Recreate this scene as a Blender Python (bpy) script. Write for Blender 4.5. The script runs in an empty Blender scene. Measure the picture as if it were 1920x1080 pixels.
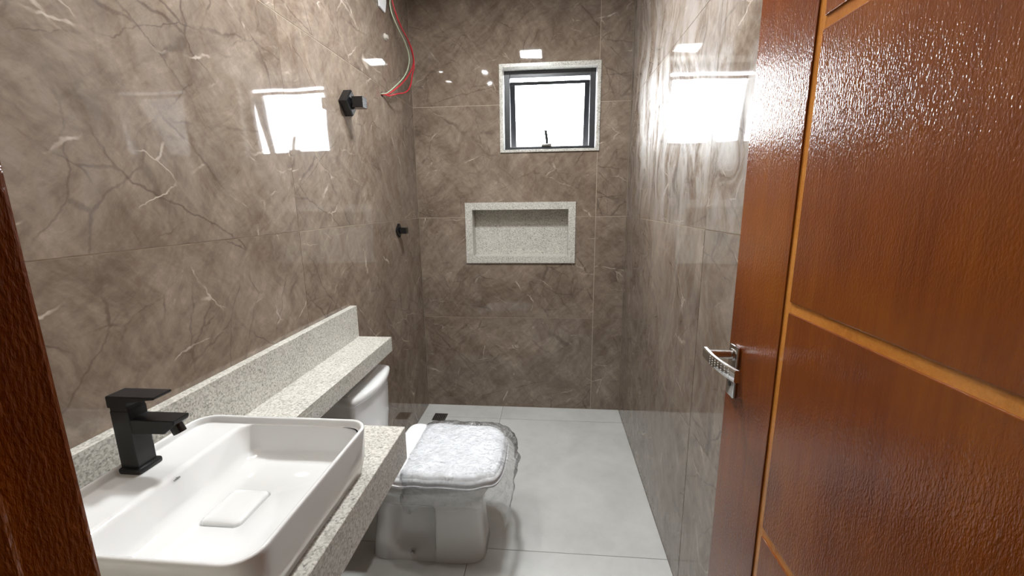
import bpy, bmesh, math, random
from mathutils import Vector, Matrix, noise

# ------------------------------------------------------------------ camera, world, exposure
random.seed(7)
C = bpy.context.scene.collection
scene = bpy.context.scene

W, L, H = 1.3323, 2.716, 2.66          # room width (x), far wall (y), ceiling (z)
CAM = Vector((0.8554, 0.0, 1.40))
F_PX = 785.2
YAW, PITCH, ROLL = -0.0911, -0.1984, -0.01184

def make_camera():
    fw = Vector((math.sin(YAW)*math.cos(PITCH), math.cos(YAW)*math.cos(PITCH), math.sin(PITCH)))
    r = Vector((math.cos(YAW), -math.sin(YAW), 0)); u = r.cross(fw)
    r2 = r*math.cos(ROLL) + u*math.sin(ROLL); u2 = -r*math.sin(ROLL) + u*math.cos(ROLL)
    m = Matrix(((r2.x, u2.x, -fw.x, CAM.x), (r2.y, u2.y, -fw.y, CAM.y), (r2.z, u2.z, -fw.z, CAM.z), (0, 0, 0, 1)))
    cd = bpy.data.cameras.new('camera'); co = bpy.data.objects.new('camera', cd); C.objects.link(co)
    cd.sensor_width = 36.0; cd.lens = F_PX/1920*36.0; cd.clip_start = 0.01
    co.matrix_world = m
    scene.camera = co
make_camera()

SKY = 38.0            # overcast sky radiance
PANEL = 360.0         # ceiling panel radiance
SPOT = 1050.0         # downlight radiance
world = bpy.data.worlds.new('overcast_sky'); scene.world = world; world.use_nodes = True
bg = world.node_tree.nodes['Background']
bg.inputs['Color'].default_value = (0.94, 0.97, 1.0, 1); bg.inputs['Strength'].default_value = SKY
vs = scene.view_settings
vs.view_transform = 'Standard'; vs.look = 'None'; vs.exposure = 0.12; vs.gamma = 1.0; vs.use_curve_mapping = False

# ------------------------------------------------------------------ node helpers
MATS = {}
class NT:
    def __init__(s, name):
        m = bpy.data.materials.new(name); m.use_nodes = True
        s.m = m; s.t = m.node_tree; s.n = s.t.nodes; s.l = s.t.links
        s.n.clear(); s.out = s.n.new('ShaderNodeOutputMaterial'); MATS[name] = m
    def new(s, ty, **kw):
        nd = s.n.new(ty)
        for k, v in kw.items(): setattr(nd, k, v)
        return nd
    def put(s, sock, v):
        if hasattr(v, 'is_output'): s.l.new(v, sock)
        elif isinstance(v, (tuple, list)) and len(v) == 3 and sock.type == 'RGBA': sock.default_value = (*v, 1)
        else: sock.default_value = v
    def bsdf(s, **kw):
        b = s.new('ShaderNodeBsdfPrincipled')
        for k, v in kw.items(): s.put(b.inputs[k.replace('_', ' ')], v)
        return b
    def done(s, sh):
        s.l.new(sh.outputs[0], s.out.inputs['Surface']); return s.m
    def math(s, op, a, b=0.0, c=None, clamp=False):
        nd = s.new('ShaderNodeMath', operation=op, use_clamp=clamp)
        s.put(nd.inputs[0], a); s.put(nd.inputs[1], b)
        if c is not None: s.put(nd.inputs[2], c)
        return nd.outputs[0]
    def vmath(s, op, a, b):
        nd = s.new('ShaderNodeVectorMath', operation=op); s.put(nd.inputs[0], a)
        if op == 'SCALE': s.put(nd.inputs['Scale'], b)
        else: s.put(nd.inputs[1], b)
        return nd.outputs[0]
    def noise(s, vec, scale, detail=4, rough=0.5, dist=0.0):
        nd = s.new('ShaderNodeTexNoise'); s.put(nd.inputs['Vector'], vec)
        nd.inputs['Scale'].default_value = scale; nd.inputs['Detail'].default_value = detail
        nd.inputs['Roughness'].default_value = rough; nd.inputs['Distortion'].default_value = dist
        return nd
    def vor(s, vec, scale, feature='DISTANCE_TO_EDGE', rand=1.0):
        nd = s.new('ShaderNodeTexVoronoi', feature=feature); s.put(nd.inputs['Vector'], vec)
        nd.inputs['Scale'].default_value = scale; nd.inputs['Randomness'].default_value = rand
        return nd.outputs['Distance']
    def map(s, vec, scale=(1,1,1), rot=(0,0,0), loc=(0,0,0)):
        nd = s.new('ShaderNodeMapping'); s.put(nd.inputs['Vector'], vec)
        nd.inputs['Scale'].default_value = scale; nd.inputs['Rotation'].default_value = rot; nd.inputs['Location'].default_value = loc
        return nd.outputs[0]
    def rmap(s, vec, scale, rot, loc=(0,0,0)):      # turn first, then stretch
        nd = s.new('ShaderNodeMapping', vector_type='TEXTURE'); s.put(nd.inputs['Vector'], vec)
        nd.inputs['Scale'].default_value = tuple(1.0/c for c in scale); nd.inputs['Rotation'].default_value = rot; nd.inputs['Location'].default_value = loc
        return nd.outputs[0]
    def ramp(s, fac, stops, interp='LINEAR'):
        nd = s.new('ShaderNodeValToRGB'); nd.color_ramp.interpolation = interp; s.put(nd.inputs[0], fac)
        e = nd.color_ramp.elements
        while len(e) < len(stops): e.new(0.5)
        for i, (p, c) in enumerate(stops):
            e[i].position = p; e[i].color = (c, c, c, 1) if not isinstance(c, tuple) else (*c, 1)
        return nd.outputs[0]
    def mix(s, fac, a, b, mode='MIX'):
        nd = s.new('ShaderNodeMix', data_type='RGBA', blend_type=mode)
        s.put(nd.inputs[0], fac); s.put(nd.inputs[6], a); s.put(nd.inputs[7], b)
        return nd.outputs[2]
    def step(s, v, a, b):            # smooth 0..1 between a and b
        nd = s.new('ShaderNodeMapRange', interpolation_type='SMOOTHSTEP'); s.put(nd.inputs[0], v)
        nd.inputs[1].default_value = a; nd.inputs[2].default_value = b
        return nd.outputs[0]
    def bump(s, h, strength=0.3, dist=0.002):
        nd = s.new('ShaderNodeBump'); s.put(nd.inputs['Height'], h)
        nd.inputs['Strength'].default_value = strength; nd.inputs['Distance'].default_value = dist
        return nd.outputs[0]
    def coord(s, which='Object'): return s.new('ShaderNodeTexCoord').outputs[which]
    def pos(s): return s.new('ShaderNodeNewGeometry').outputs['Position']

def simple(name, col, rough=0.5, metal=0.0, spec=0.5, coat=0.0, var=0.04, vscale=12.0, bump=0.0, bscale=200.0):
    t = NT(name); p = t.coord()
    n = t.noise(p, vscale, 5, 0.55).outputs[0]
    dark = tuple(max(0, c*(1-var*2)) for c in col); lite = tuple(min(1, c*(1+var*2)) for c in col)
    c = t.mix(n, dark, lite)
    kw = dict(Base_Color=c, Roughness=rough, Metallic=metal, Specular_IOR_Level=spec, Coat_Weight=coat, Coat_Roughness=0.03)
    if bump: kw['Normal'] = t.bump(t.noise(p, bscale, 3).outputs[0], bump, 0.001)
    return t.done(t.bsdf(**kw))

def marble(name, smear, base_rough=0.03):
    """polished brown marble-look porcelain, optionally filmed over with dried wiping smears"""
    t = NT(name)
    rnd = t.new('ShaderNodeObjectInfo').outputs['Random']
    q = t.pos(); sx = t.new('ShaderNodeSeparateXYZ'); t.put(sx.inputs[0], t.coord())
    cb = t.new('ShaderNodeCombineXYZ')          # in-plane coordinates of the tile, shifted per tile
    t.put(cb.inputs[0], t.math('ADD', t.math('ADD', sx.outputs[0], sx.outputs[1]), t.math('MULTIPLY', rnd, 61.0)))
    t.put(cb.inputs[1], t.math('ADD', sx.outputs[2], t.math('MULTIPLY', rnd, 37.0)))
    p = cb.outputs[0]
    w1 = t.noise(p, 2.0, 3, 0.55).outputs['Color']
    pw = t.vmath('ADD', p, t.vmath('SCALE', t.vmath('SUBTRACT', w1, (0.5, 0.5, 0.5)), 0.30))
    ps = t.vmath('ADD', p, t.vmath('SCALE', t.vmath('SUBTRACT', w1, (0.5, 0.5, 0.5)), 0.10))
    w2 = t.noise(p, 17.0, 3, 0.6).outputs['Color']
    pc = t.vmath('ADD', ps, t.vmath('SCALE', t.vmath('SUBTRACT', w2, (0.5, 0.5, 0.5)), 0.035))
    cloud = t.noise(pw, 3.0, 8, 0.68).outputs[0]
    sa = t.noise(t.rmap(pw, (2.0, 10.0, 1), (0, 0, 0.75)), 1.5, 7, 0.72).outputs[0]
    sb = t.noise(t.rmap(pw, (2.4, 11.0, 1), (0, 0, -0.95), (3, 8, 0)), 1.5, 6, 0.70).outputs[0]
    fine = t.noise(pw, 42.0, 4, 0.7).outputs[0]
    v = t.math('ADD', t.math('ADD', t.math('MULTIPLY', cloud, 0.32), t.math('MULTIPLY', sa, 0.30)), t.math('ADD', t.math('MULTIPLY', sb, 0.22), t.math('MULTIPLY', fine, 0.16)))
    col = t.ramp(v, [(0.37, (0.104, 0.075, 0.055)), (0.47, (0.178, 0.134, 0.101)), (0.55, (0.250, 0.197, 0.153)), (0.66, (0.40, 0.332, 0.270))])
    def lines(rot, sc, loc, width, kscale, k0, k1):
        d = t.vor(t.rmap(pc, sc, (0, 0, rot), loc), 1.0)
        ln = t.math('SUBTRACT', 1.0, t.step(d, width*0.15, width))
        k = t.noise(t.map(p, loc=(loc[1], loc[0], 0)), kscale, 4, 0.6).outputs[0]
        return t.math('MULTIPLY', ln, t.step(k, k0, k1))
    # long, nearly straight dark cracks in two directions
    c1 = lines(0.50, (2.0, 5.5, 1), (1, 2, 0), 0.014, 3.5, 0.46, 0.62)
    c2 = lines(-0.70, (1.8, 5.0, 1), (7, 5, 0), 0.013, 3.0, 0.47, 0.62)
    c3 = lines(1.10, (4.0, 9.0, 1), (17, 25, 0), 0.026, 3.8, 0.50, 0.64)
    col = t.mix(t.math('MULTIPLY', c3, 0.38), col, (0.065, 0.046, 0.036))
    col = t.mix(t.math('MULTIPLY', c1, 0.55), col, (0.060, 0.042, 0.032))
    col = t.mix(t.math('MULTIPLY', c2, 0.55), col, (0.060, 0.042, 0.032))
    # short pale veins
    e1 = lines(0.30, (2.2, 5.0, 1), (11, 3, 0), 0.011, 6.0, 0.53, 0.66)
    e2 = lines(-0.55, (3.4, 7.0, 1), (4, 13, 0), 0.016, 5.0, 0.54, 0.68)
    col = t.mix(t.math('MULTIPLY', e1, 0.70), col, (0.60, 0.53, 0.45))
    col = t.mix(t.math('MULTIPLY', e2, 0.60), col, (0.56, 0.49, 0.41))
    wav = t.bump(t.noise(q, 2.6, 1).outputs[0], 0.13, 0.02)
    clean = t.bsdf(Base_Color=col, Roughness=base_rough, Specular_IOR_Level=0.56, Normal=wav)
    if smear <= 0: return t.done(clean)
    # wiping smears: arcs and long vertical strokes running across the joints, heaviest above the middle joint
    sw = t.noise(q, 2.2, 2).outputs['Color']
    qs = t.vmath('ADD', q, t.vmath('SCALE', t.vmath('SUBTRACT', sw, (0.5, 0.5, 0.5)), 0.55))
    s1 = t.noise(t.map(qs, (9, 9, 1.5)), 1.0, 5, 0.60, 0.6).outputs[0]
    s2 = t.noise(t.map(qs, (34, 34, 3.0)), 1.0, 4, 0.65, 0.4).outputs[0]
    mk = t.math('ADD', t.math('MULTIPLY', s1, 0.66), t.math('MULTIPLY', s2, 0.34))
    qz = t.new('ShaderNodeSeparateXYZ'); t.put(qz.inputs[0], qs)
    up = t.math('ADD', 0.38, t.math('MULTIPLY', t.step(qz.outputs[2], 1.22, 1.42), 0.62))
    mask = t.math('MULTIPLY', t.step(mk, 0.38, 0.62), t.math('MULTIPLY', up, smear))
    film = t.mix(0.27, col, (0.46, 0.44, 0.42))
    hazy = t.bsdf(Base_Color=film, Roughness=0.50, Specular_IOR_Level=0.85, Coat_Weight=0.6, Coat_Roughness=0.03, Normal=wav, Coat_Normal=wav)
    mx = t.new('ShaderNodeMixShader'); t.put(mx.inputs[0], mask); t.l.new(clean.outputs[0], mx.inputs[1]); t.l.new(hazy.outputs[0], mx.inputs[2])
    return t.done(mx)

def granite(name):
    t = NT(name); p = t.coord()
    big = t.noise(p, 9.0, 4, 0.6).outputs[0]
    gr = t.noise(p, 150.0, 3, 0.7).outputs[0]
    cell = t.new('ShaderNodeTexVoronoi'); t.put(cell.inputs['Vector'], p); cell.inputs['Scale'].default_value = 260.0
    cv = t.new('ShaderNodeSeparateColor'); t.put(cv.inputs[0], cell.outputs['Color'])
    v = t.math('ADD', t.math('MULTIPLY', gr, 0.55), t.math('ADD', t.math('MULTIPLY', cv.outputs[0], 0.32), t.math('MULTIPLY', big, 0.2)))
    col = t.ramp(v, [(0.28, (0.20, 0.19, 0.17)), (0.42, (0.40, 0.385, 0.345)), (0.55, (0.545, 0.53, 0.48)), (0.75, (0.70, 0.685, 0.63))])
    sp = t.math('MULTIPLY', t.step(t.noise(p, 95.0, 2).outputs[0], 0.66, 0.71), 0.7)
    col = t.mix(sp, col, (0.12, 0.11, 0.10))
    return t.done(t.bsdf(Base_Color=col, Roughness=0.28, Specular_IOR_Level=0.45))

def wood(name, c_dark, c_mid, c_lite, axis_scale=(26, 26, 1.6), peel=0.35, rough=0.45, coat=1.0, knots=True):
    t = NT(name); rnd = t.new('ShaderNodeObjectInfo').outputs['Random']
    off = t.new('ShaderNodeCombineXYZ'); t.put(off.inputs[0], t.math('MULTIPLY', rnd, 17.0)); t.put(off.inputs[1], t.math('MULTIPLY', rnd, 31.0)); t.put(off.inputs[2], t.math('MULTIPLY', rnd, 23.0))
    p = t.vmath('ADD', t.coord(), off.outputs[0])
    g = t.noise(t.map(p, axis_scale), 1.0, 7, 0.62, 0.7).outputs[0]
    f = t.noise(t.map(p, tuple(a*7 for a in axis_scale)), 1.0, 3, 0.6).outputs[0]
    b = t.noise(p, 3.2, 3, 0.55).outputs[0]
    v = t.math('ADD', t.math('MULTIPLY', g, 0.28), t.math('ADD', t.math('MULTIPLY', f, 0.16), t.math('MULTIPLY', b, 0.56)))
    col = t.ramp(v, [(0.36, c_dark), (0.50, c_mid), (0.64, c_lite)])
    if knots:
        kd = t.vor(t.map(p, (1, 1, 0.75)), 3.4, 'F1')
        km = t.math('MULTIPLY', t.math('SUBTRACT', 1.0, t.step(kd, 0.01, 0.055)), 0.75)
        col = t.mix(km, col, tuple(c*0.30 for c in c_dark))
    pe = t.noise(t.map(p, (1, 1, 0.42)), 430.0, 2, 0.55).outputs[0]
    pe2 = t.noise(t.map(p, (1, 1, 0.25)), 200.0, 2, 0.5).outputs[0]
    h = t.math('ADD', pe, t.math('MULTIPLY', pe2, 0.45))
    nb = t.bump(h, peel, 0.0011)
    return t.done(t.bsdf(Base_Color=col, Roughness=rough, Specular_IOR_Level=0.05, Coat_Weight=coat, Coat_Roughness=0.025, Coat_IOR=1.45, Normal=nb, Coat_Normal=nb))

def plaster(name, col):
    return simple(name, col, 0.8, spec=0.2, var=0.02, vscale=5, bump=0.1, bscale=90)

def floor_mat():
    t = NT('floor_porcelain'); rnd = t.new('ShaderNodeObjectInfo').outputs['Random']
    p = t.vmath('ADD', t.coord(), t.vmath('SCALE', t.vmath('MULTIPLY', (37.0, 11.0, 5.0), (1, 1, 1)), rnd))
    a = t.noise(p, 3.0, 7, 0.62, 0.6).outputs[0]; b = t.noise(p, 14.0, 5, 0.6).outputs[0]
    v = t.math('ADD', t.math('MULTIPLY', a, 0.7), t.math('MULTIPLY', b, 0.3))
    col = t.ramp(v, [(0.36, (0.545, 0.55, 0.53)), (0.5, (0.60, 0.605, 0.585)), (0.66, (0.655, 0.66, 0.64))])
    rg = t.math('ADD', 0.14, t.math('MULTIPLY', t.noise(p, 5.0, 5, 0.6).outputs[0], 0.16))
    return t.done(t.bsdf(Base_Color=col, Roughness=rg, Specular_IOR_Level=0.5))

def thin_film(name, tint, gloss_rough, base_refl, cloud, bumps):
    t = NT(name); p = t.coord()
    nrm = None
    if bumps:
        wv = t.noise(p, 30.0, 2).outputs['Color']
        pw = t.vmath('ADD', p, t.vmath('SCALE', wv, 0.03))
        h = t.math('ADD', t.math('MULTIPLY', t.vor(pw, 34.0), 1.0), t.math('ADD', t.math('MULTIPLY', t.vor(t.map(pw, (1, 2.5, 1), (0, 0, .5)), 70.0), 0.5), t.noise(p, 26.0, 4, 0.6, 1.0).outputs[0]))
        nrm = t.bump(h, bumps, 0.006)
    tr = t.new('ShaderNodeBsdfTransparent'); t.put(tr.inputs[0], tint)
    gl = t.new('ShaderNodeBsdfGlossy'); t.put(gl.inputs['Roughness'], gloss_rough)
    fr = t.new('ShaderNodeFresnel'); fr.inputs[0].default_value = 1.45
    if nrm is not None: t.put(gl.inputs['Normal'], nrm); t.put(fr.inputs['Normal'], nrm)
    mx = t.new('ShaderNodeMixShader'); t.put(mx.inputs[0], t.math('ADD', fr.outputs[0], base_refl, clamp=True))
    t.l.new(tr.outputs[0], mx.inputs[1]); t.l.new(gl.outputs[0], mx.inputs[2])
    if cloud <= 0: return t.done(mx)
    df = t.new('ShaderNodeBsdfDiffuse'); t.put(df.inputs[0], (0.85, 0.86, 0.88))
    tl = t.new('ShaderNodeBsdfTranslucent'); t.put(tl.inputs[0], (0.85, 0.86, 0.88))
    m1 = t.new('ShaderNodeMixShader'); t.put(m1.inputs[0], 0.5); t.l.new(df.outputs[0], m1.inputs[1]); t.l.new(tl.outputs[0], m1.inputs[2])
    m2 = t.new('ShaderNodeMixShader'); t.put(m2.inputs[0], t.math('MULTIPLY', t.step(t.noise(p, 22.0, 4, 0.6, 0.8).outputs[0], 0.35, 0.75), cloud))
    t.l.new(mx.outputs[0], m2.inputs[1]); t.l.new(m1.outputs[0], m2.inputs[2])
    return t.done(m2)

def emitter(name, col, strength):
    t = NT(name); e = t.new('ShaderNodeEmission'); t.put(e.inputs[0], col); e.inputs[1].default_value = strength
    return t.done(e)

marble('marble_polished', 0.22)
marble('marble_back', 0.0)
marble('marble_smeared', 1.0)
granite('grey_granite')
wood('door_wood', (0.125, 0.0235, 0.0007), (0.190, 0.044, 0.0013), (0.250, 0.069, 0.0022), axis_scale=(16, 16, 1.1), peel=0.58)
wood('strip_wood', (0.36, 0.12, 0.016), (0.50, 0.19, 0.030), (0.62, 0.27, 0.060), axis_scale=(60, 60, 60), peel=0.12, knots=False)
floor_mat()
simple('grout_beige', (0.44, 0.37, 0.29), 0.9, spec=0.1)
simple('grout_floor', (0.22, 0.20, 0.175), 0.9, spec=0.1)
plaster('ceiling_plaster', (0.62, 0.60, 0.57)); plaster('hall_plaster', (0.52, 0.47, 0.40))
simple('ceramic_white', (0.745, 0.75, 0.745), 0.07, spec=0.5, coat=0.5, var=0.006)
simple('black_metal', (0.008, 0.008, 0.009), 0.34, spec=0.45, var=0.1)
simple('black_metal_gloss', (0.008, 0.008, 0.009), 0.16, spec=0.5, var=0.1)
simple('black_aluminium', (0.020, 0.022, 0.026), 0.35, spec=0.5, var=0.05)
simple('chrome', (0.62, 0.61, 0.60), 0.16, metal=1.0, var=0.03)
simple('satin_nickel', (0.34, 0.33, 0.32), 0.28, metal=1.0, var=0.03)
simple('conduit_plastic', (0.16, 0.13, 0.11), 0.6, spec=0.3)
simple('foam_white', (0.86, 0.87, 0.89), 0.75, spec=0.2, var=0.01)
simple('paper_white', (0.80, 0.82, 0.84), 0.6, spec=0.3, var=0.02)
simple('wire_red', (0.42, 0.015, 0.025), 0.3, spec=0.5)
simple('wire_green', (0.36, 0.42, 0.30), 0.35, spec=0.5)
simple('plug_grey', (0.50, 0.47, 0.42), 0.4, spec=0.4, var=0.1)
simple('drain_metal', (0.13, 0.12, 0.105), 0.5, metal=0.6, var=0.4, vscale=60)
simple('logo_ink', (0.16, 0.16, 0.155), 0.5)
simple('white_plastic', (0.75, 0.75, 0.74), 0.35)
thin_film('window_glass', (0.96, 0.97, 0.97), 0.0, 0.0, 0.0, 0.0)
thin_film('clear_plastic', (0.955, 0.96, 0.965), 0.11, 0.07, 0.22, 1.0)
emitter('panel_light', (0.965, 0.99, 1.0), PANEL)
emitter('spot_light', (1.0, 0.985, 0.95), SPOT)

# ------------------------------------------------------------------ mesh helpers
ORG = {}
def finish(name, bm, mat, parent=None, org=(0, 0, 0), smooth=False, mats=None):
    """bm is in world coordinates; the object's origin goes to org (or to its parent's origin)"""
    o_w = ORG[parent.name] if parent is not None else Vector(org)
    own = Vector(org) if (parent is not None and org != (0, 0, 0)) else o_w
    bmesh.ops.translate(bm, verts=bm.verts, vec=-own)
    bmesh.ops.recalc_face_normals(bm, faces=bm.faces)
    me = bpy.data.meshes.new(name); bm.to_mesh(me); bm.free()
    for mm in (mats or [mat]): me.materials.append(MATS[mm])
    if smooth:
        me.polygons.foreach_set('use_smooth', [True]*len(me.polygons))
        if smooth is not True: me.set_sharp_from_angle(angle=math.radians(smooth))
    o = bpy.data.objects.new(name, me); C.objects.link(o)
    if parent is not None: o.parent = parent; o.location = own - o_w
    else: o.location = own
    ORG[o.name] = own
    return o
def tag(o, label=None, cat=None, group=None, kind=None):
    for k, v in (('label', label), ('category', cat), ('group', group), ('kind', kind)):
        if v: o[k] = v
    return o
def thing(name, label, cat, loc, group=None, kind=None):
    o = bpy.data.objects.new(name, None); o.empty_display_size = 0.05; C.objects.link(o); o.location = loc
    ORG[o.name] = Vector(loc)
    return tag(o, label, cat, group, kind)
def box(bm, x0, x1, y0, y1, z0, z1, bev=0.0, seg=2):
    b2 = bmesh.new(); bmesh.ops.create_cube(b2, size=1.0)
    for v in b2.verts: v.co = Vector((x0+(v.co.x+.5)*(x1-x0), y0+(v.co.y+.5)*(y1-y0), z0+(v.co.z+.5)*(z1-z0)))
    if bev: bmesh.ops.bevel(b2, geom=b2.edges[:], offset=bev, segments=seg, profile=0.6, affect='EDGES')
    merge(bm, b2); return bm
def merge(bm, b2):
    me = bpy.data.meshes.new('tmp'); b2.to_mesh(me); b2.free(); bm.from_mesh(me); bpy.data.meshes.remove(me)
def B(*a, **k): return box(bmesh.new(), *a, **k)
def cyl(bm, p0, p1, r0, r1=None, n=24, caps=True):
    p0, p1 = Vector(p0), Vector(p1); d = (p1-p0); q = d.to_track_quat('Z', 'Y'); r1 = r0 if r1 is None else r1
    a = []; b = []
    for i in range(n):
        t = 2*math.pi*i/n; e = q @ Vector((math.cos(t), math.sin(t), 0))
        a.append(bm.verts.new(p0+e*r0)); b.append(bm.verts.new(p1+e*r1))
    for i in range(n): bm.faces.new((a[i], a[(i+1) % n], b[(i+1) % n], b[i]))
    if caps: bm.faces.new(a[::-1]); bm.faces.new(b)
    return bm
def loft(bm, loops, cap0=True, cap1=True):
    prev = None; first = None
    for lp in loops:
        vs_ = [bm.verts.new(p) for p in lp]
        if prev:
            n = len(vs_)
            for i in range(n): bm.faces.new((prev[i], prev[(i+1) % n], vs_[(i+1) % n], vs_[i]))
        else: first = vs_
        prev = vs_
    if cap0: bm.faces.new(first[::-1])
    if cap1: bm.faces.new(prev)
    return bm
def tube(bm, pts, r, n=8):
    pts = [Vector(p) for p in pts]; loops = []
    for i, p in enumerate(pts):
        d = (pts[min(i+1, len(pts)-1)]-pts[max(i-1, 0)]).normalized()
        s = d.cross(Vector((0.3, 0.2, 1))).normalized(); u = s.cross(d)
        loops.append([p + (s*math.cos(2*math.pi*k/n)+u*math.sin(2*math.pi*k/n))*r for k in range(n)])
    return loft(bm, loops)
def catmull(pts, sub=8):
    P = [Vector(p) for p in pts]; P = [2*P[0]-P[1]]+P+[2*P[-1]-P[-2]]; out = []
    for i in range(1, len(P)-2):
        for k in range(sub):
            t = k/sub; a, b, c, d = P[i-1:i+3]
            out.append(0.5*((2*b)+(c-a)*t+(2*a-5*b+4*c-d)*t*t+(3*b-a-3*c+d)*t**3))
    out.append(P[-2]); return out
def resample(pts, n):
    """closed 2D polyline to n evenly spaced points"""
    m = len(pts); seg = [math.dist(pts[i], pts[(i+1) % m]) for i in range(m)]; tot = sum(seg); out = []; i = 0; acc = 0
    for k in range(n):
        t = tot*k/n
        while acc+seg[i] < t and i < m-1: acc += seg[i]; i += 1
        f = (t-acc)/seg[i] if seg[i] else 0; a, b = pts[i], pts[(i+1) % m]
        out.append((a[0]+(b[0]-a[0])*f, a[1]+(b[1]-a[1])*f))
    return out
def superell(x0, x1, yc, hw, nf, n=120, nb=None):
    nb = nb or nf; xc = x0+(x1-x0)*0.5; pts = []
    for k in range(1440):
        a = 2*math.pi*k/1440; c, s = math.cos(a), math.sin(a); e = nf if c > 0 else nb
        rx = (x1-xc) if c > 0 else (xc-x0)
        pts.append((xc+rx*math.copysign(abs(c)**(2/e), c), yc+hw*math.copysign(abs(s)**(2/e), s)))
    return resample(pts, n)
def rrect(x0, x1, y0, y1, r, n=120):
    pts = []
    for cx, cy, a0 in ((x1-r, y1-r, 0), (x0+r, y1-r, 90), (x0+r, y0+r, 180), (x1-r, y0+r, 270)):
        for k in range(25):
            a = math.radians(a0+90*k/24); pts.append((cx+r*math.cos(a), cy+r*math.sin(a)))
    # start from the middle of the +x side so that loops line up
    pts = [(x1, (y0+y1)/2)] + pts
    return resample(pts, n)
def at_z(pts, z): return [Vector((p[0], p[1], z)) for p in pts]

# ------------------------------------------------------------------ tiled planes
def cells(u0, u1, v0, v1, holes):
    us = sorted({u0, u1} | {min(max(h[i], u0), u1) for h in holes for i in (0, 1)})
    vs_ = sorted({v0, v1} | {min(max(h[i], v0), v1) for h in holes for i in (2, 3)})
    keep = set()
    for i in range(len(us)-1):
        for j in range(len(vs_)-1):
            cu, cv = (us[i]+us[i+1])/2, (vs_[j]+vs_[j+1])/2
            if not any(h[0] < cu < h[1] and h[2] < cv < h[3] for h in holes): keep.add((i, j))
    return us, vs_, keep
def plate(fn, u0, u1, v0, v1, d0, d1, holes=()):
    """slab between depths d0 (back) and d1 (front) with rectangular holes; fn(u, v, d) gives world points"""
    us, vs_, keep = cells(u0, u1, v0, v1, holes); bm = bmesh.new(); vv = {}
    def V(i, j, d):
        if (i, j, d) not in vv: vv[(i, j, d)] = bm.verts.new(fn(us[i], vs_[j], d))
        return vv[(i, j, d)]
    for (i, j) in keep:
        bm.faces.new((V(i, j, d1), V(i+1, j, d1), V(i+1, j+1, d1), V(i, j+1, d1)))
        bm.faces.new((V(i, j, d0), V(i, j+1, d0), V(i+1, j+1, d0), V(i+1, j, d0)))
        for (di, dj, a, b) in ((-1, 0, (0, 0), (0, 1)), (1, 0, (1, 0), (1, 1)), (0, -1, (0, 0), (1, 0)), (0, 1, (0, 1), (1, 1))):
            if (i+di, j+dj) not in keep:
                bm.faces.new((V(i+a[0], j+a[1], d0), V(i+b[0], j+b[1], d0), V(i+b[0], j+b[1], d1), V(i+a[0], j+a[1], d1)))
    return bm
def tiles(parent, name, fn, ulines, vlines, mat, holes=(), gap=0.0030, thick=0.008):
    g = gap/2; k = 0
    for i in range(len(ulines)-1):
        for j in range(len(vlines)-1):
            u0, u1, v0, v1 = ulines[i]+g, ulines[i+1]-g, vlines[j]+g, vlines[j+1]-g
            hs = [h for h in holes if h[0] < u1 and h[1] > u0 and h[2] < v1 and h[3] > v0]
            bm = plate(fn, u0, u1, v0, v1, -thick, 0.0006*((k*7) % 3 - 1)*0.4, hs)
            finish(name, bm, mat, parent, org=tuple(fn(u0, v0, -thick))); k += 1

Y0 = 0.20                                  # inner face of the doorway wall
ZR = [0.0, 0.648, 1.3155, 1.994, H]        # tile rows
WIN = (0.545, 1.152, 1.713, 2.222)         # window surround, outer (x0,x1,z0,z1)
NIC = (0.310, 1.017, 1.020, 1.409)         # niche surround, outer
fl = lambda u, v, d: Vector((d, u, v))
fr = lambda u, v, d: Vector((W-d, u, v))
fb = lambda u, v, d: Vector((u, L-d, v))
ff = lambda u, v, d: Vector((u, v, d))
DRAIN = (0.082, 0.172, 2.487, 2.585)
GR = -0.0012
CABLE = (2.203, 2.229, 1.941, 1.965)      # cable hole in the left wall (y0,y1,z0,z1)

# ------------------------------------------------------------------ the shell
wl = tag(finish('wall_left', plate(fl, Y0-0.15, L+0.15, -0.1, H, -0.15, GR, [CABLE]), 'grout_beige'), 'polished brown marble-look tiled wall behind the basin', kind='structure')
tiles(wl, 'wall_tile', fl, [Y0, 1.373, L], ZR, 'marble_polished', [CABLE])
wr = tag(finish('wall_right', plate(fr, Y0-0.15, L+0.15, -0.1, H, -0.15, GR), 'grout_beige'), 'smeared brown marble-look tiled wall behind the open door', kind='structure')
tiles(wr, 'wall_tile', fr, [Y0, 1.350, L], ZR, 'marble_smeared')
wb = tag(finish('wall_back', plate(fb, 0.0, W, -0.1, H, -0.15, GR, [WIN, NIC]), 'grout_beige'), 'tiled end wall with the window and the niche', kind='structure')
tiles(wb, 'wall_tile', fb, [0.0, 1.1425, W], ZR, 'marble_back', [WIN, NIC])
DO = (0.575, 1.275)                        # door opening (x)
DTOP = 2.12
ffw = lambda u, v, d: Vector((u, Y0+d, v))
wf = tag(finish('wall_front', plate(ffw, 0.0, W, -0.1, H, -0.15, 0.0, [(DO[0]-0.03, DO[1]+0.03, -0.2, DTOP+0.03)]), 'hall_plaster'), kind='structure')
flo = tag(finish('floor', plate(ff, 0.0, W, Y0-0.15, L, -0.1, GR, [DRAIN]), 'grout_floor'), 'floor of large light grey porcelain tiles', kind='structure')
tiles(flo, 'floor_tile', ff, [0.0, 0.535, W], [Y0-0.15, 0.405, 1.4735, 2.5416, L], 'floor_porcelain', [DRAIN], gap=0.003)
tag(finish('ceiling', B(-0.15, W+0.15, Y0-0.15, L+0.15, H, H+0.1), 'ceiling_plaster'), kind='structure')
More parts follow.
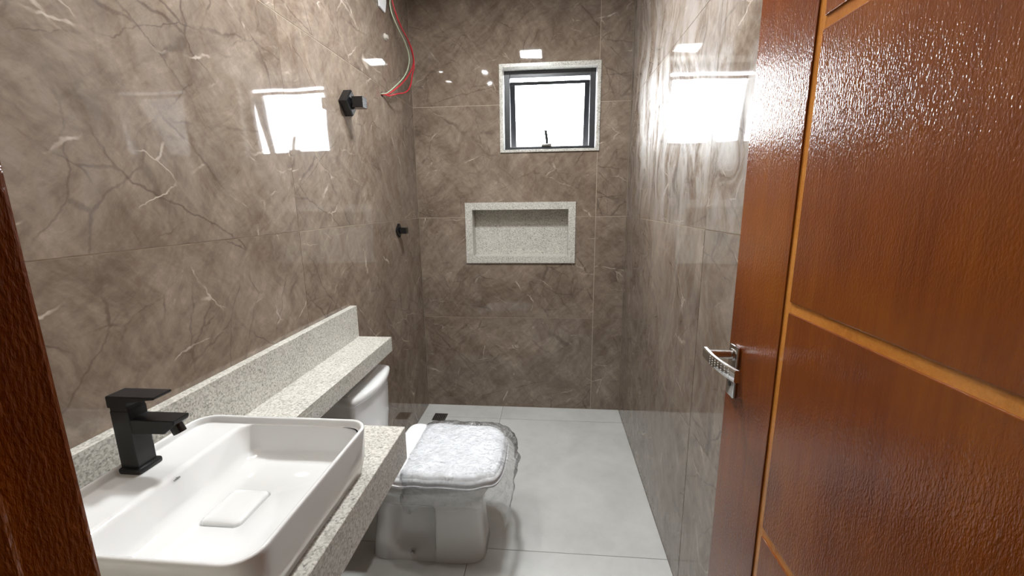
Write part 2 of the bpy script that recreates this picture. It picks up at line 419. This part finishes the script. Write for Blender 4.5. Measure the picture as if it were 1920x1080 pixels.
# the dim hall on the camera's side of the doorway
HY = -1.3; HX0, HX1 = -0.7, 2.1; hy1 = Y0-0.15
tag(finish('floor_hall', B(HX0, HX1, HY, hy1, -0.1, 0.0), 'floor_porcelain'), kind='structure')
tag(finish('ceiling_hall', B(HX0, HX1, HY, hy1, H, H+0.1), 'ceiling_plaster'), kind='structure')
tag(finish('wall_hall_back', B(HX0, HX1, HY-0.1, HY, -0.1, H+0.1), 'hall_plaster'), kind='structure')
tag(finish('wall_hall_left', B(HX0-0.1, HX0, HY-0.1, hy1+0.1, -0.1, H+0.1), 'hall_plaster'), kind='structure')
tag(finish('wall_hall_right', B(HX1, HX1+0.1, HY-0.1, hy1+0.1, -0.1, H+0.1), 'hall_plaster'), kind='structure')
tag(finish('wall_hall_side_left', B(HX0, 0.0, hy1, hy1+0.1, -0.1, H+0.1), 'hall_plaster'), kind='structure')
tag(finish('wall_hall_side_right', B(W, HX1, hy1, hy1+0.1, -0.1, H+0.1), 'hall_plaster'), kind='structure')

# door frame lining
tr = thing('trim_1', 'dark red-brown wooden door frame lining the doorway', None, (DO[0], Y0, 0), kind='structure')
ya = Y0-0.16
finish('jamb', B(DO[0]-0.03, DO[0], ya, Y0, 0, DTOP, bev=0.003), 'door_wood', tr)
finish('jamb', B(DO[1], DO[1]+0.03, ya, Y0, 0, DTOP, bev=0.003), 'door_wood', tr)
finish('head', B(DO[0]-0.03, DO[1]+0.03, ya, Y0, DTOP, DTOP+0.03, bev=0.002), 'door_wood', tr)
finish('door_stop', B(DO[0], DO[0]+0.012, ya+0.02, Y0-0.04, 0, DTOP, bev=0.003), 'door_wood', tr)
finish('door_stop', B(DO[1]-0.012, DO[1], ya+0.02, Y0-0.04, 0, DTOP, bev=0.003), 'door_wood', tr)

# ------------------------------------------------------------------ window
wx0, wx1, wz0, wz1 = WIN
wn = thing('window_1', 'small black aluminium awning window with a grey granite surround', None, ((wx0+wx1)/2, L, wz0), kind='structure')
ST = 0.0205; yi, yo = L-0.010, L+0.15
ix0, ix1, iz0, iz1 = wx0+ST, wx1-ST, wz0+ST*0.75, wz1-ST
finish('surround', B(wx0, ix0, yi, yo, wz0, wz1, bev=0.001), 'grey_granite', wn)
finish('surround', B(ix1, wx1, yi, yo, wz0, wz1, bev=0.001), 'grey_granite', wn)
finish('surround', B(ix0, ix1, yi, yo, iz1, wz1, bev=0.001), 'grey_granite', wn)
finish('surround', B(ix0, ix1, yi, yo, wz0, iz0, bev=0.001), 'grey_granite', wn)
fy0, fy1, fwid = L+0.055, L+0.095, 0.036
finish('frame_bar', B(ix0+.002, ix0+.002+fwid, fy0, fy1, iz0+.002, iz1-.002, bev=0.002), 'black_aluminium', wn)
finish('frame_bar', B(ix1-.002-fwid, ix1-.002, fy0, fy1, iz0+.002, iz1-.002, bev=0.002), 'black_aluminium', wn)
finish('frame_bar', B(ix0+.038, ix1-.038, fy0, fy1, iz1-.002-0.040, iz1-.002, bev=0.002), 'black_aluminium', wn)
finish('frame_bar', B(ix0+.038, ix1-.038, fy0, fy1, iz0+.002, iz0+.024, bev=0.002), 'black_aluminium', wn)
# the sash has slid down a little and leans out at the bottom
sx0, sx1 = ix0+0.026, ix1-0.026; sz1, sz0 = iz1-0.054, iz0+0.012
piv = Vector((0, fy1+0.012, sz1)); rot = Matrix.Rotation(math.radians(13), 4, 'X')
def tilt(bm):
    bmesh.ops.translate(bm, verts=bm.verts, vec=-piv); bmesh.ops.transform(bm, matrix=rot, verts=bm.verts); bmesh.ops.translate(bm, verts=bm.verts, vec=piv); return bm
def sash_box(a, b, c, d): return tilt(B(a, b, fy1+0.001, fy1+0.031, c, d, bev=0.0015))
sw_ = 0.040
sash = finish('sash', sash_box(sx0, sx1, sz1-0.020, sz1), 'black_aluminium', wn)
finish('sash_bar', sash_box(sx0, sx0+sw_, sz0, sz1-0.02), 'black_aluminium', sash)
finish('sash_bar', sash_box(sx1-sw_, sx1, sz0, sz1-0.02), 'black_aluminium', sash)
finish('sash_bar', sash_box(sx0+sw_, sx1-sw_, sz0, sz0+0.022), 'black_aluminium', sash)
finish('pane', tilt(B(sx0+sw_, sx1-sw_, fy1+0.014, fy1+0.018, sz0+0.022, sz1-0.02)), 'window_glass', sash)
hb = B(0.800, 0.862, fy0-0.012, fy0+0.010, iz0+0.024, iz0+0.040, bev=0.003)
hd = finish('latch', hb, 'satin_nickel', wn, smooth=30)
tb = loft(bmesh.new(), [[Vector((cx+a*0.0085, cy+b*0.004, cz)) for a, b in ((-1, -1), (1, -1), (1, 1), (-1, 1))] for cx, cy, cz in ((0.835, fy0-0.004, iz0+0.03), (0.832, fy0-0.010, iz0+0.07), (0.825, fy0-0.014, iz0+0.118))])
finish('lever', tb, 'black_aluminium', hd, smooth=40)

# ------------------------------------------------------------------ niche
nx0, nx1, nz0, nz1 = NIC; nd = 0.092; nt = 0.046
ni = thing('wall_niche', 'grey granite shelf niche set into the tiled wall under the window', 'niche', ((nx0+nx1)/2, L, nz0))
finish('frame_side', B(nx0, nx0+nt, L-0.012, L+nd, nz0, nz1, bev=0.0012), 'grey_granite', ni)
finish('frame_side', B(nx1-nt, nx1, L-0.012, L+nd, nz0, nz1, bev=0.0012), 'grey_granite', ni)
finish('frame_top', B(nx0+nt, nx1-nt, L-0.012, L+nd, nz1-nt, nz1, bev=0.0012), 'grey_granite', ni)
finish('frame_bottom', B(nx0+nt, nx1-nt, L-0.012, L+nd, nz0, nz0+nt, bev=0.0012), 'grey_granite', ni)
finish('back_panel', B(nx0, nx1, L+nd, L+nd+0.02, nz0, nz1), 'grey_granite', ni)

# ------------------------------------------------------------------ ceiling lights
LP = (0.69, 1.53)
cl = thing('ceiling_light_offscreen', 'small square white panel lamp in the middle of the ceiling', 'lamp', (LP[0], LP[1], H))
finish('frame', plate(lambda u, v, d: Vector((u, v, H-0.014+d)), LP[0]-0.10, LP[0]+0.10, LP[1]-0.10, LP[1]+0.10, 0.0, 0.014, [(LP[0]-0.088, LP[0]+0.088, LP[1]-0.088, LP[1]+0.088)]), 'white_plastic', cl)
finish('diffuser_offscreen', B(LP[0]-0.088, LP[0]+0.088, LP[1]-0.088, LP[1]+0.088, H-0.011, H-0.001), 'panel_light', cl)
for yy, w in ((1.09, 'end of the counter'), (0.75, 'basin')):
    dl = thing('downlight_offscreen', 'small round downlight in the ceiling above the ' + w, 'lamp', (0.215, yy, H), 'downlights over the counter')
    bm = bmesh.new()
    loft(bm, [[Vector((0.215+r*math.cos(2*math.pi*k/32), yy+r*math.sin(2*math.pi*k/32), z)) for k in range(32)] for r, z in ((0.022, H-0.001), (0.022, H-0.006), (0.034, H-0.006), (0.036, H-0.001))], False, False)
    finish('ring', bm, 'white_plastic', dl, smooth=40)
    finish('lens_offscreen', cyl(bmesh.new(), (0.215, yy, H-0.005), (0.215, yy, H-0.001), 0.021, n=24), 'spot_light', dl)

# ------------------------------------------------------------------ open door
XF = 1.24; TH = 0.035; DY0, DY1 = Y0+0.004, 0.892; DZ0, DZ1 = 0.008, 2.115
dr = thing('door_1', 'glossy varnished orange-brown wooden door standing open beside the tiled wall', None, (XF+TH/2, DY0, DZ0), kind='structure')
VY = 0.710; SW = 0.0175
finish('core', B(XF+0.010, XF+TH, DY0, DY1, DZ0, DZ1), 'door_wood', dr)
finish('stile', B(XF, XF+0.0102, VY, DY1, DZ0, DZ1, bev=0.0012), 'door_wood', dr)
HZ = [0.408, 0.823, 1.240, 1.655, 2.069]
zs = [DZ0] + HZ + [DZ1]
for i in range(len(zs)-1):
    top = zs[i+1]-(SW if i < len(zs)-2 else 0)
    finish('panel', B(XF, XF+0.0102, DY0, VY-SW, zs[i], top, bev=0.0014), 'door_wood', dr)
for z in HZ:       # the strips lie sunk in grooves between the panels
    finish('inlay_strip', B(XF+0.0030, XF+0.0102, DY0, VY-SW, z-SW, z), 'strip_wood', dr)
finish('inlay_strip', B(XF+0.0028, XF+0.0102, VY-SW, VY, DZ0, DZ1), 'strip_wood', dr)
# lever handle
HYc, HZc = 0.857, 1.057
hs = finish('handle_plate', B(XF-0.008, XF, HYc-0.0185, HYc+0.0165, 1.000, 1.110, bev=0.003), 'chrome', dr, smooth=35)
finish('keyhole', cyl(bmesh.new(), (XF-0.0088, HYc, 1.026), (XF-0.004, HYc, 1.026), 0.0055), 'black_metal', hs)
zl = 1.091
finish('neck', cyl(cyl(bmesh.new(), (XF-0.006, HYc-0.002, zl), (XF-0.012, HYc-0.002, zl), 0.0125), (XF-0.010, HYc-0.002, zl), (XF-0.056, HYc-0.002, zl), 0.0088), 'chrome', hs, smooth=35)
lv = bmesh.new(); lps = []
for k in range(15):
    t = k/14; y = HYc+0.012-0.130*t; xc = XF-0.058+0.010*t*t - 0.004*math.sin(math.pi*t); hh = 0.0105+0.0015*t; tt = 0.0048
    zc_ = zl - 0.001*t
    lps.append([Vector((xc+a*tt, y, zc_+b*hh)) for a, b in ((-1, -.8), (-1, .8), (-.6, 1), (.6, 1), (1, .8), (1, -.8), (.6, -1), (-.6, -1))])
loft(lv, lps)
lev = finish('lever', lv, 'chrome', hs, smooth=40)
dots = bmesh.new()
for i in range(7):
    for j in range(4):
        t = 0.36+0.085*i; y = HYc+0.012-0.130*t; xc = XF-0.058+0.010*t*t - 0.004*math.sin(math.pi*t)-0.0048
        cyl(dots, (xc+0.001, y, zl-0.0075+j*0.0048), (xc-0.0006, y, zl-0.0075+j*0.0048), 0.0016, 0.0012, n=8)
tag(finish('grip_dots', dots, 'white_plastic', hs, smooth=40), kind='stuff')

# ------------------------------------------------------------------ counter
ZC = 0.839; CX = 0.486; CY = 0.961; SX = 0.172; SY = 1.690
co = thing('stone_countertop', 'speckled grey granite vanity counter with a narrow ledge running over the toilet tank', 'countertop', (0.1, 0.6, ZC-0.09))
bm = bmesh.new(); out = [(0, Y0), (CX, Y0), (CX, CY), (SX, CY), (SX, SY), (0, SY)]
loft(bm, [at_z(out, ZC-0.02), at_z(out, ZC)])
bmesh.ops.bevel(bm, geom=[e for e in bm.edges], offset=0.0010, segments=2, affect='EDGES')
finish('worktop', bm, 'grey_granite', co)
finish('apron', B(CX-0.02, CX, Y0, CY, 0.748, ZC-0.0195, bev=0.001), 'grey_granite', co)
finish('apron', B(SX, CX-0.02, CY-0.02, CY, 0.748, ZC-0.0195, bev=0.001), 'grey_granite', co)
finish('apron', B(SX-0.02, SX, CY, SY, 0.776, ZC-0.0195, bev=0.001), 'grey_granite', co)
finish('backsplash', B(0.0, 0.0265, Y0, SY, ZC, 0.9775, bev=0.001), 'grey_granite', co)

# ------------------------------------------------------------------ basin
RZ = 0.944; bx0, bx1, by0, by1 = 0.078, 0.470, 0.425, 0.805
bs = thing('wash_basin', 'white rectangular ceramic vessel basin with rounded corners on the granite counter', 'basin', ((bx0+bx1)/2, (by0+by1)/2, ZC))
R0 = 0.042; N = 160
def rr(o, r=None, xl=None, dz=0.0):
    return rrect((bx0+o) if xl is None else xl, bx1-o, by0+o, by1-o, max(0.006, (R0-o) if r is None else r), N)
LX = 0.182
loops = [at_z(rr(0.016, 0.034), ZC+0.0005), at_z(rr(0.010, 0.036), ZC+0.006), at_z(rr(0.004), ZC+0.035), at_z(rr(0.0), RZ-0.010),
         at_z(rr(0.0), RZ-0.003), at_z(rr(0.0012), RZ-0.0006), at_z(rr(0.0035), RZ), at_z(rr(0.0060), RZ-0.0006), at_z(rr(0.0075), RZ-0.003),
         at_z(rr(0.0090), RZ-0.011), at_z(rr(0.0100, 0.031), RZ-0.0135), at_z(rr(0.0120, 0.030), RZ-0.0145)]
def lx(o, x, r): return rrect(x, bx1-o, by0+o, by1-o, r, N)
zt = RZ-0.0145
loops += [at_z(lx(0.0124, LX-0.010, 0.0296), zt), at_z(lx(0.0128, LX-0.004, 0.0292), zt-0.0006), at_z(lx(0.0135, LX, 0.0285), zt-0.003), at_z(lx(0.0145, LX+0.0025, 0.0275), zt-0.008),
          at_z(lx(0.022, LX+0.018, 0.028), zt-0.048), at_z(lx(0.026, LX+0.026, 0.030), zt-0.058), at_z(lx(0.034, LX+0.037, 0.034), zt-0.0645), at_z(lx(0.046, LX+0.050, 0.034), zt-0.0675)]
dcx, dcy = 0.284, 0.628; dhx, dhy = 0.037, 0.044
zf = zt-0.0715
loops += [at_z(rrect(dcx-dhx-.004, dcx+dhx+.004, dcy-dhy-.004, dcy+dhy+.004, 0.012, N), zf), at_z(rrect(dcx-dhx-.002, dcx+dhx+.002, dcy-dhy-.002, dcy+dhy+.002, 0.011, N), zf-0.002), at_z(rrect(dcx-dhx-.002, dcx+dhx+.002, dcy-dhy-.002, dcy+dhy+.002, 0.011, N), zf-0.009)]
finish('bowl', loft(bmesh.new(), loops), 'ceramic_white', bs, smooth=True)
cv = [at_z(rrect(dcx-dhx+o, dcx+dhx-o, dcy-dhy+o, dcy+dhy-o, 0.010, 80), z) for o, z in ((0.0, zf-0.0085), (0.0, zf+0.0010), (0.0012, zf+0.0035), (0.004, zf+0.0052), (0.010, zf+0.0062), (0.020, zf+0.0066))]
finish('drain_cover', loft(bmesh.new(), cv), 'ceramic_white', bs, smooth=50)
# small maker's mark printed on the inner edge of the tap ledge
def text_bm(s, size, mw, thick=0.0002):
    cu = bpy.data.curves.new('txt', 'FONT'); cu.body = s; cu.size = size; cu.extrude = thick; cu.align_x = 'CENTER'; cu.align_y = 'CENTER'
    to = bpy.data.objects.new('txt', cu); C.objects.link(to); dg = bpy.context.evaluated_depsgraph_get()
    me = bpy.data.meshes.new_from_object(to.evaluated_get(dg)); bm = bmesh.new(); bm.from_mesh(me)
    bpy.data.objects.remove(to); bpy.data.meshes.remove(me); bmesh.ops.transform(bm, matrix=mw, verts=bm.verts); return bm
a = math.radians(62)
mw = Matrix.Translation((LX+0.0042, 0.618, zt-0.0095)) @ Matrix(((0, -math.cos(a), math.sin(a), 0), (1, 0, 0, 0), (0, math.sin(a), math.cos(a), 0), (0, 0, 0, 1)))
finish('maker_mark', text_bm('celite', 0.0062, mw, 0.0003), 'logo_ink', bs)

# ------------------------------------------------------------------ faucet
fx, fy = 0.103, 0.631; fz = zt
fa = thing('basin_faucet', 'matte black square single-lever faucet on the basin ledge', 'faucet', (fx, fy, fz))
bm = bmesh.new(); o = 0.0
b1 = B(fx-0.0235, fx+0.0235, fy-0.0235, fy+0.0235, fz, fz+0.011, bev=0.004); finish('base', b1, 'black_metal', fa, smooth=35)
finish('body', B(fx-0.0175, fx+0.0175, fy-0.0175, fy+0.0175, fz+0.010, fz+0.121, bev=0.0015), 'black_metal', fa)
sp = bmesh.new(); zt_ = fz+0.105
prof = [(fx+0.014, zt_-0.028), (fx+0.045, zt_-0.026), (fx+0.078, zt_-0.026), (fx+0.099, zt_-0.008), (fx+0.101, zt_), (fx+0.014, zt_)]
sp = loft(bmesh.new(), [[Vector((p[0], fy+s, p[1])) for p in prof] for s in (-0.0165, 0.0165)])
bmesh.ops.bevel(sp, geom=sp.edges[:], offset=0.0012, segments=2, affect='EDGES')
spo = finish('spout', sp, 'black_metal', fa)
finish('aerator', cyl(bmesh.new(), (fx+0.086, fy, zt_-0.014), (fx+0.093, fy, zt_-0.030), 0.0105, n=24), 'black_metal_gloss', spo, smooth=40)
finish('collar', B(fx-0.0165, fx+0.0165, fy-0.0165, fy+0.0165, fz+0.119, fz+0.131), 'black_metal', fa)
pr_ = [(fx-0.020, fz+0.127), (fx+0.016, fz+0.127), (fx+0.019, fz+0.139), (fx+0.072, fz+0.1445), (fx+0.073, fz+0.149), (fx-0.020, fz+0.149)]
hl = loft(bmesh.new(), [[Vector((p[0], fy+s, p[1])) for p in pr_] for s in (-0.0185, 0.0185)])
bmesh.ops.bevel(hl, geom=hl.edges[:], offset=0.0012, segments=2, affect='EDGES')
finish('lever', hl, 'black_metal', fa)

# ------------------------------------------------------------------ toilet
TY = 1.500
tl = thing('toilet', 'white ceramic toilet with a plastic-wrapped seat, tank under the granite ledge', 'toilet', (0.36, TY, 0.0))
def sstep(x, a, b):
    t = min(1, max(0, (x-a)/(b-a))); return t*t*(3-2*t)
secs = []   # z, x0, x1, hw, power front, back, recess
for z, x0, x1, hw, nf, nb_, rc in ((0.0, .143, .604, .112, 5, 7, .004), (0.004, .140, .607, .114, 5, 7, .006), (0.05, .146, .603, .109, 5, 7, .020), (0.065, .148, .601, .108, 5, 7, .033), (0.12, .155, .596, .103, 4.6, 7, .040),
        (0.17, .160, .592, .100, 4.4, 6, .040), (0.205, .162, .590, .100, 4.2, 6, .034), (0.235, .164, .593, .104, 3.8, 5, .018), (0.262, .166, .600, .122, 3.3, 5, .0),
        (0.285, .168, .613, .141, 3.0, 4, 0), (0.315, .172, .632, .160, 2.8, 4, 0), (0.345, .176, .645, .171, 2.6, 4, 0), (0.352, .178, .648, .1735, 2.6, 4, 0), (0.354, .176, .654, .178, 2.6, 4, 0), (0.378, .176, .657, .180, 2.6, 4, 0), (0.384, .180, .653, .176, 2.6, 4, 0)):
    pts = superell(x0, x1, TY, hw, nf, 200, nb_)
    q = []
    for (x, y) in pts:
        k = rc*sstep(x, 0.215, 0.262)*(1-sstep(x, 0.402, 0.414))
        s = 1 if y > TY else -1
        q.append(Vector((x, TY+s*max(0, abs(y-TY)-k) if abs(y-TY) > 0.05 else y, z)))
    secs.append(q)
finish('bowl', loft(bmesh.new(), secs), 'ceramic_white', tl, smooth=50)
dk = [at_z(superell(.030, .262, TY, hw, 6, 80), z) for z, hw in ((0.325, .135), (0.335, .148), (0.378, .156), (0.386, .150))]
finish('deck', loft(bmesh.new(), dk), 'ceramic_white', tl, smooth=50)
def tank_out(hw, bx, bulge, back=0.030, n=160):
    pts = []; r = 0.013
    for k in range(121):
        y = hw*(1-k/60); u = abs(y)/hw
        x = bx+bulge*(1-u*u) - (0 if abs(y) < hw-r else r-math.sqrt(max(0, r*r-(abs(y)-hw+r)**2)))
        pts.append((x, TY+y))
    pts += [(back, TY-hw), (back, TY+hw)]
    return resample(pts, n)
tk = [at_z(tank_out(h, x, .030), z) for z, h, x in ((0.384, .150, .140), (0.390, .156, .146), (0.55, .163, .150), (0.688, .168, .152))]
finish('tank', loft(bmesh.new(), tk), 'ceramic_white', tl, smooth=50)
ld = [at_z(tank_out(h, x, .032, .028), z) for z, h, x in ((0.688, .172, .157), (0.692, .175, .160), (0.706, .176, .161), (0.714, .174, .158), (0.719, .168, .150), (0.7205, .158, .138))]
def flat_front(o): return [Vector((min(p.x, 0.112), p.y, p.z)) for p in o]
lid = finish('tank_lid', loft(bmesh.new(), ld), 'ceramic_white', tl, smooth=50)
finish('lid_plateau', B(0.036, 0.132, TY-0.154, TY+0.154, 0.7190, 0.7250, bev=0.0025), 'ceramic_white', lid)
bt = cyl(cyl(bmesh.new(), (0.100, TY, 0.7245), (0.100, TY, 0.7300), 0.024, n=28), (0.100, TY, 0.7300), (0.100, TY, 0.7330), 0.019, 0.017, n=28)
finish('flush_button', bt, 'chrome', lid, smooth=35)
for s in (-1, 1):
    yb = TY+s*0.098
    bo = finish('bolt_cap', cyl(cyl(bmesh.new(), (0.318, yb, 0.040), (0.318, yb+s*0.012, 0.040), 0.0115, n=16), (0.318, yb+s*0.010, 0.040), (0.318, yb+s*0.022, 0.040), 0.0070, n=16), 'chrome', tl, smooth=40)

# wrapped seat: foam sheets and a clear bag
def foam(pts_z):
    lo = []
    for o, z, wv in pts_z:
        q = []
        for (x, y) in superell(0.225+o, 0.690-o, TY+0.004, 0.197-o, 4.0, 180, 9):
            nn = noise.noise(Vector((x*14, y*14, z*9)))*wv
            sag = 0.004*math.sin(x*55+3*noise.noise(Vector((x*6, y*6, 0))))*(1 if wv > .0025 else .4)
            q.append(Vector((x+nn, y+nn*1.3, z+nn*0.8+sag*0.5)))
        lo.append(q)
    return lo
fw_ = foam([(0.012, 0.3865, .002), (0.002, 0.389, .003), (0.000, 0.398, .004), (0.004, 0.4005, .004), (0.006, 0.403, .004), (0.003, 0.408, .004), (0.005, 0.417, .004), (0.010, 0.4215, .004), (0.012, 0.424, .003), (0.013, 0.432, .003), (0.022, 0.439, .003), (0.045, 0.443, .003), (0.085, 0.4445, .004), (0.13, 0.445, .004), (0.17, 0.445, .003)])
st = tag(finish('wrapped_seat', loft(bmesh.new(), fw_), 'foam_white', tl, smooth=55), 'new seat wrapped in white foam sheet')
# bag
TH_N = 260; rings = []
def lobes(th, c, w): d = (th-c+math.pi) % (2*math.pi)-math.pi; return math.exp(-(d/w)**2)
bag_out = superell(0.305, 0.700, TY+0.002, 0.208, 4.2, TH_N, 7)
bc = (0.50, TY)
for i in range(40):
    q = []
    for k, (ox, oy) in enumerate(bag_out):
        th = math.atan2(oy-bc[1], ox-bc[0])
        if i < 18:
            f = (i/17)**0.85
            x, y = bc[0]+(ox-bc[0])*f, bc[1]+(oy-bc[1])*f
            z = 0.4500-0.012*sstep(f, 0.86, 1.0)
            a = 0.0050
        else:
            t = (i-17)/22
            ln = 0.030+0.150*lobes(th, -0.62, 0.20)+0.115*lobes(th, -2.28, 0.17)+0.055*lobes(th, -1.75, 0.45)+0.045*lobes(th, -1.1, 0.35)+0.03*lobes(th, 0.2, .5)+0.02*lobes(th, 1.6, .8)
            ln *= 1+0.25*noise.noise(Vector((th*5, 3.3, 0)))
            if ox < 0.31: ln *= 0.35
            bul = 0.034*lobes(th, -0.15, 0.75)+0.006
            nx_, ny_ = math.cos(th), math.sin(th)
            x = ox+nx_*bul*math.sin(min(1, t*1.25)*math.pi*0.8); y = oy+ny_*bul*math.sin(min(1, t*1.25)*math.pi*0.8)
            z = 0.438-ln*t-0.012*t
            a = 0.0050+0.004*t
        n1 = noise.noise(Vector((x*19, y*19, z*17+4)))+0.55*noise.noise(Vector((x*46+9, y*46, z*40)))+1.1*(0.35-abs(noise.noise(Vector((x*27+3, y*33, z*25)))))
        q.append(Vector((x+n1*a*0.9, y+n1*a*0.9, z+n1*a*(0.8 if i < 18 else 0.35))))
    rings.append(q)
finish('plastic_bag', loft(bmesh.new(), rings, True, False), 'clear_plastic', st, smooth=True)['label'] = 'crumpled clear plastic bag'

# ------------------------------------------------------------------ valves on the left wall
def valve(name, label, y, z, side, thick, hl_, hw_, stem):
    v = thing(name, label, 'valve', (0.0, y, z), None)
    h = side/2**0.5
    bm = loft(bmesh.new(), [[Vector((x, y+a, z+b)) for a, b in ((h*s, 0), (0, h*s), (-h*s, 0), (0, -h*s))] for x, s in ((0.0, 1), (thick*0.86, 1), (thick, 0.93))])
    finish('flange', bm, 'black_metal_gloss', v)
    finish('stem', cyl(bmesh.new(), (thick*0.9, y, z), (thick+stem+0.004, y, z), hw_*0.36), 'black_metal', v, smooth=40)
    x0 = thick+stem
    finish('handle', B(x0, x0+hl_, y-hw_/2, y+hw_/2, z-hw_/2, z+hw_/2, bev=0.0015), 'black_metal_gloss', v)
valve('shut_off_valve', 'large black square shut-off valve high on the marble wall beside the window reflection', 1.792, 1.818, 0.073, 0.036, 0.046, 0.043, 0.006)
valve('shower_valve', 'small black square shower valve low on the marble wall near the corner', 2.318, 1.259, 0.055, 0.014, 0.036, 0.034, 0.004)

# ------------------------------------------------------------------ loose electrics and scraps at the shower point
HOLE = Vector((0.0, 2.216, 1.953))
hb_ = plate(fl, CABLE[0], CABLE[1], CABLE[2], CABLE[3], -0.075, -0.0005, [(CABLE[0]+0.002, CABLE[1]-0.002, CABLE[2]+0.002, CABLE[3]-0.002)])
box(hb_, -0.079, -0.075, CABLE[0], CABLE[1], CABLE[2], CABLE[3])
tag(finish('cable_hole', hb_, 'conduit_plastic', None, org=tuple(HOLE)), 'cable hole in the marble tile where the loose wires enter', 'hole')
def wire(name, label, pts, mat, r):
    tag(finish(name, tube(bmesh.new(), catmull(pts, 10), r, 8), mat, None, org=tuple(HOLE), smooth=True), label, 'wire')
wire('electrical_wire', 'long red wire looping furthest from the cable hole', [(-0.060, 2.216, 1.953), (0.002, 2.216, 1.953), (0.018, 2.245, 1.960), (0.045, 2.270, 1.985), (0.060, 2.371, 2.047), (0.070, 2.470, 2.121), (0.070, 2.548, 2.195), (0.070, 2.538, 2.245), (0.060, 2.500, 2.303), (0.050, 2.428, 2.343), (0.040, 2.385, 2.391), (0.030, 2.368, 2.447), (0.020, 2.37, 2.52), (0.004, 2.38, 2.60)], 'wire_red', 0.0036)
wire('electrical_wire', 'red wire with a slack bend beside the cable hole', [(-0.060, 2.222, 1.955), (0.002, 2.221, 1.955), (0.022, 2.255, 1.955), (0.058, 2.290, 1.972), (0.074, 2.370, 1.998), (0.077, 2.445, 2.048), (0.075, 2.500, 2.120), (0.075, 2.545, 2.185), (0.076, 2.520, 2.250), (0.066, 2.480, 2.298), (0.056, 2.405, 2.335), (0.046, 2.365, 2.385), (0.034, 2.355, 2.445), (0.02, 2.36, 2.52), (0.004, 2.37, 2.60)], 'wire_red', 0.0036)
wire('electrical_wire', 'thin pale green wire curving beside the two red wires', [(-0.060, 2.210, 1.957), (0.002, 2.212, 1.956), (0.016, 2.245, 1.966), (0.040, 2.300, 2.010), (0.060, 2.400, 2.085), (0.066, 2.470, 2.160), (0.070, 2.475, 2.215), (0.068, 2.425, 2.262), (0.062, 2.350, 2.300), (0.052, 2.300, 2.345), (0.040, 2.305, 2.395), (0.030, 2.340, 2.450), (0.018, 2.36, 2.52), (0.004, 2.365, 2.60)], 'wire_green', 0.0030)
tg = loft(bmesh.new(), [[Vector((x, y, z)) for y, z in ((2.243, 2.470), (2.243, 2.368), (2.322, 2.368), (2.345, 2.425), (2.342, 2.480))] for x in (0.0008, 0.0075)])
bmesh.ops.bevel(tg, geom=tg.edges[:], offset=0.002, segments=2, affect='EDGES')
tag(finish('tape_flag', tg, 'paper_white', None, org=(0.0, 2.3, 2.42)), 'scrap of white tape stuck to the marble wall beside the loose wires', 'tape')
pg = cyl(cyl(bmesh.new(), (0.0, 2.310, 2.252), (0.006, 2.310, 2.252), 0.017, 0.0165, n=24), (0.006, 2.310, 2.252), (0.016, 2.310, 2.252), 0.0125, 0.011, n=8)
tag(finish('pipe_plug', pg, 'plug_grey', None, org=(0.0, 2.310, 2.252), smooth=35), 'pale threaded pipe plug in the shower outlet on the marble wall', 'plug')

# ------------------------------------------------------------------ floor drain
dx0, dx1, dy0, dy1 = DRAIN
fd = thing('floor_drain', 'small square dirty metal floor drain by the tiled corner', 'drain', ((dx0+dx1)/2, (dy0+dy1)/2, 0))
finish('tray', B(dx0, dx1, dy0, dy1, -0.095, -0.080), 'drain_metal', fd)
finish('frame', plate(ff, dx0, dx1, dy0, dy1, -0.014, 0.0006, [(dx0+0.006, dx1-0.006, dy0+0.006, dy1-0.006)]), 'drain_metal', fd)
n = 6; sp_ = (dx1-dx0-0.012)/n
for i in range(n):
    finish('grate_bar', B(dx0+0.006+i*sp_+0.003, dx0+0.006+(i+1)*sp_-0.002, dy0+0.006, dy1-0.006, -0.012, -0.001), 'drain_metal', fd)
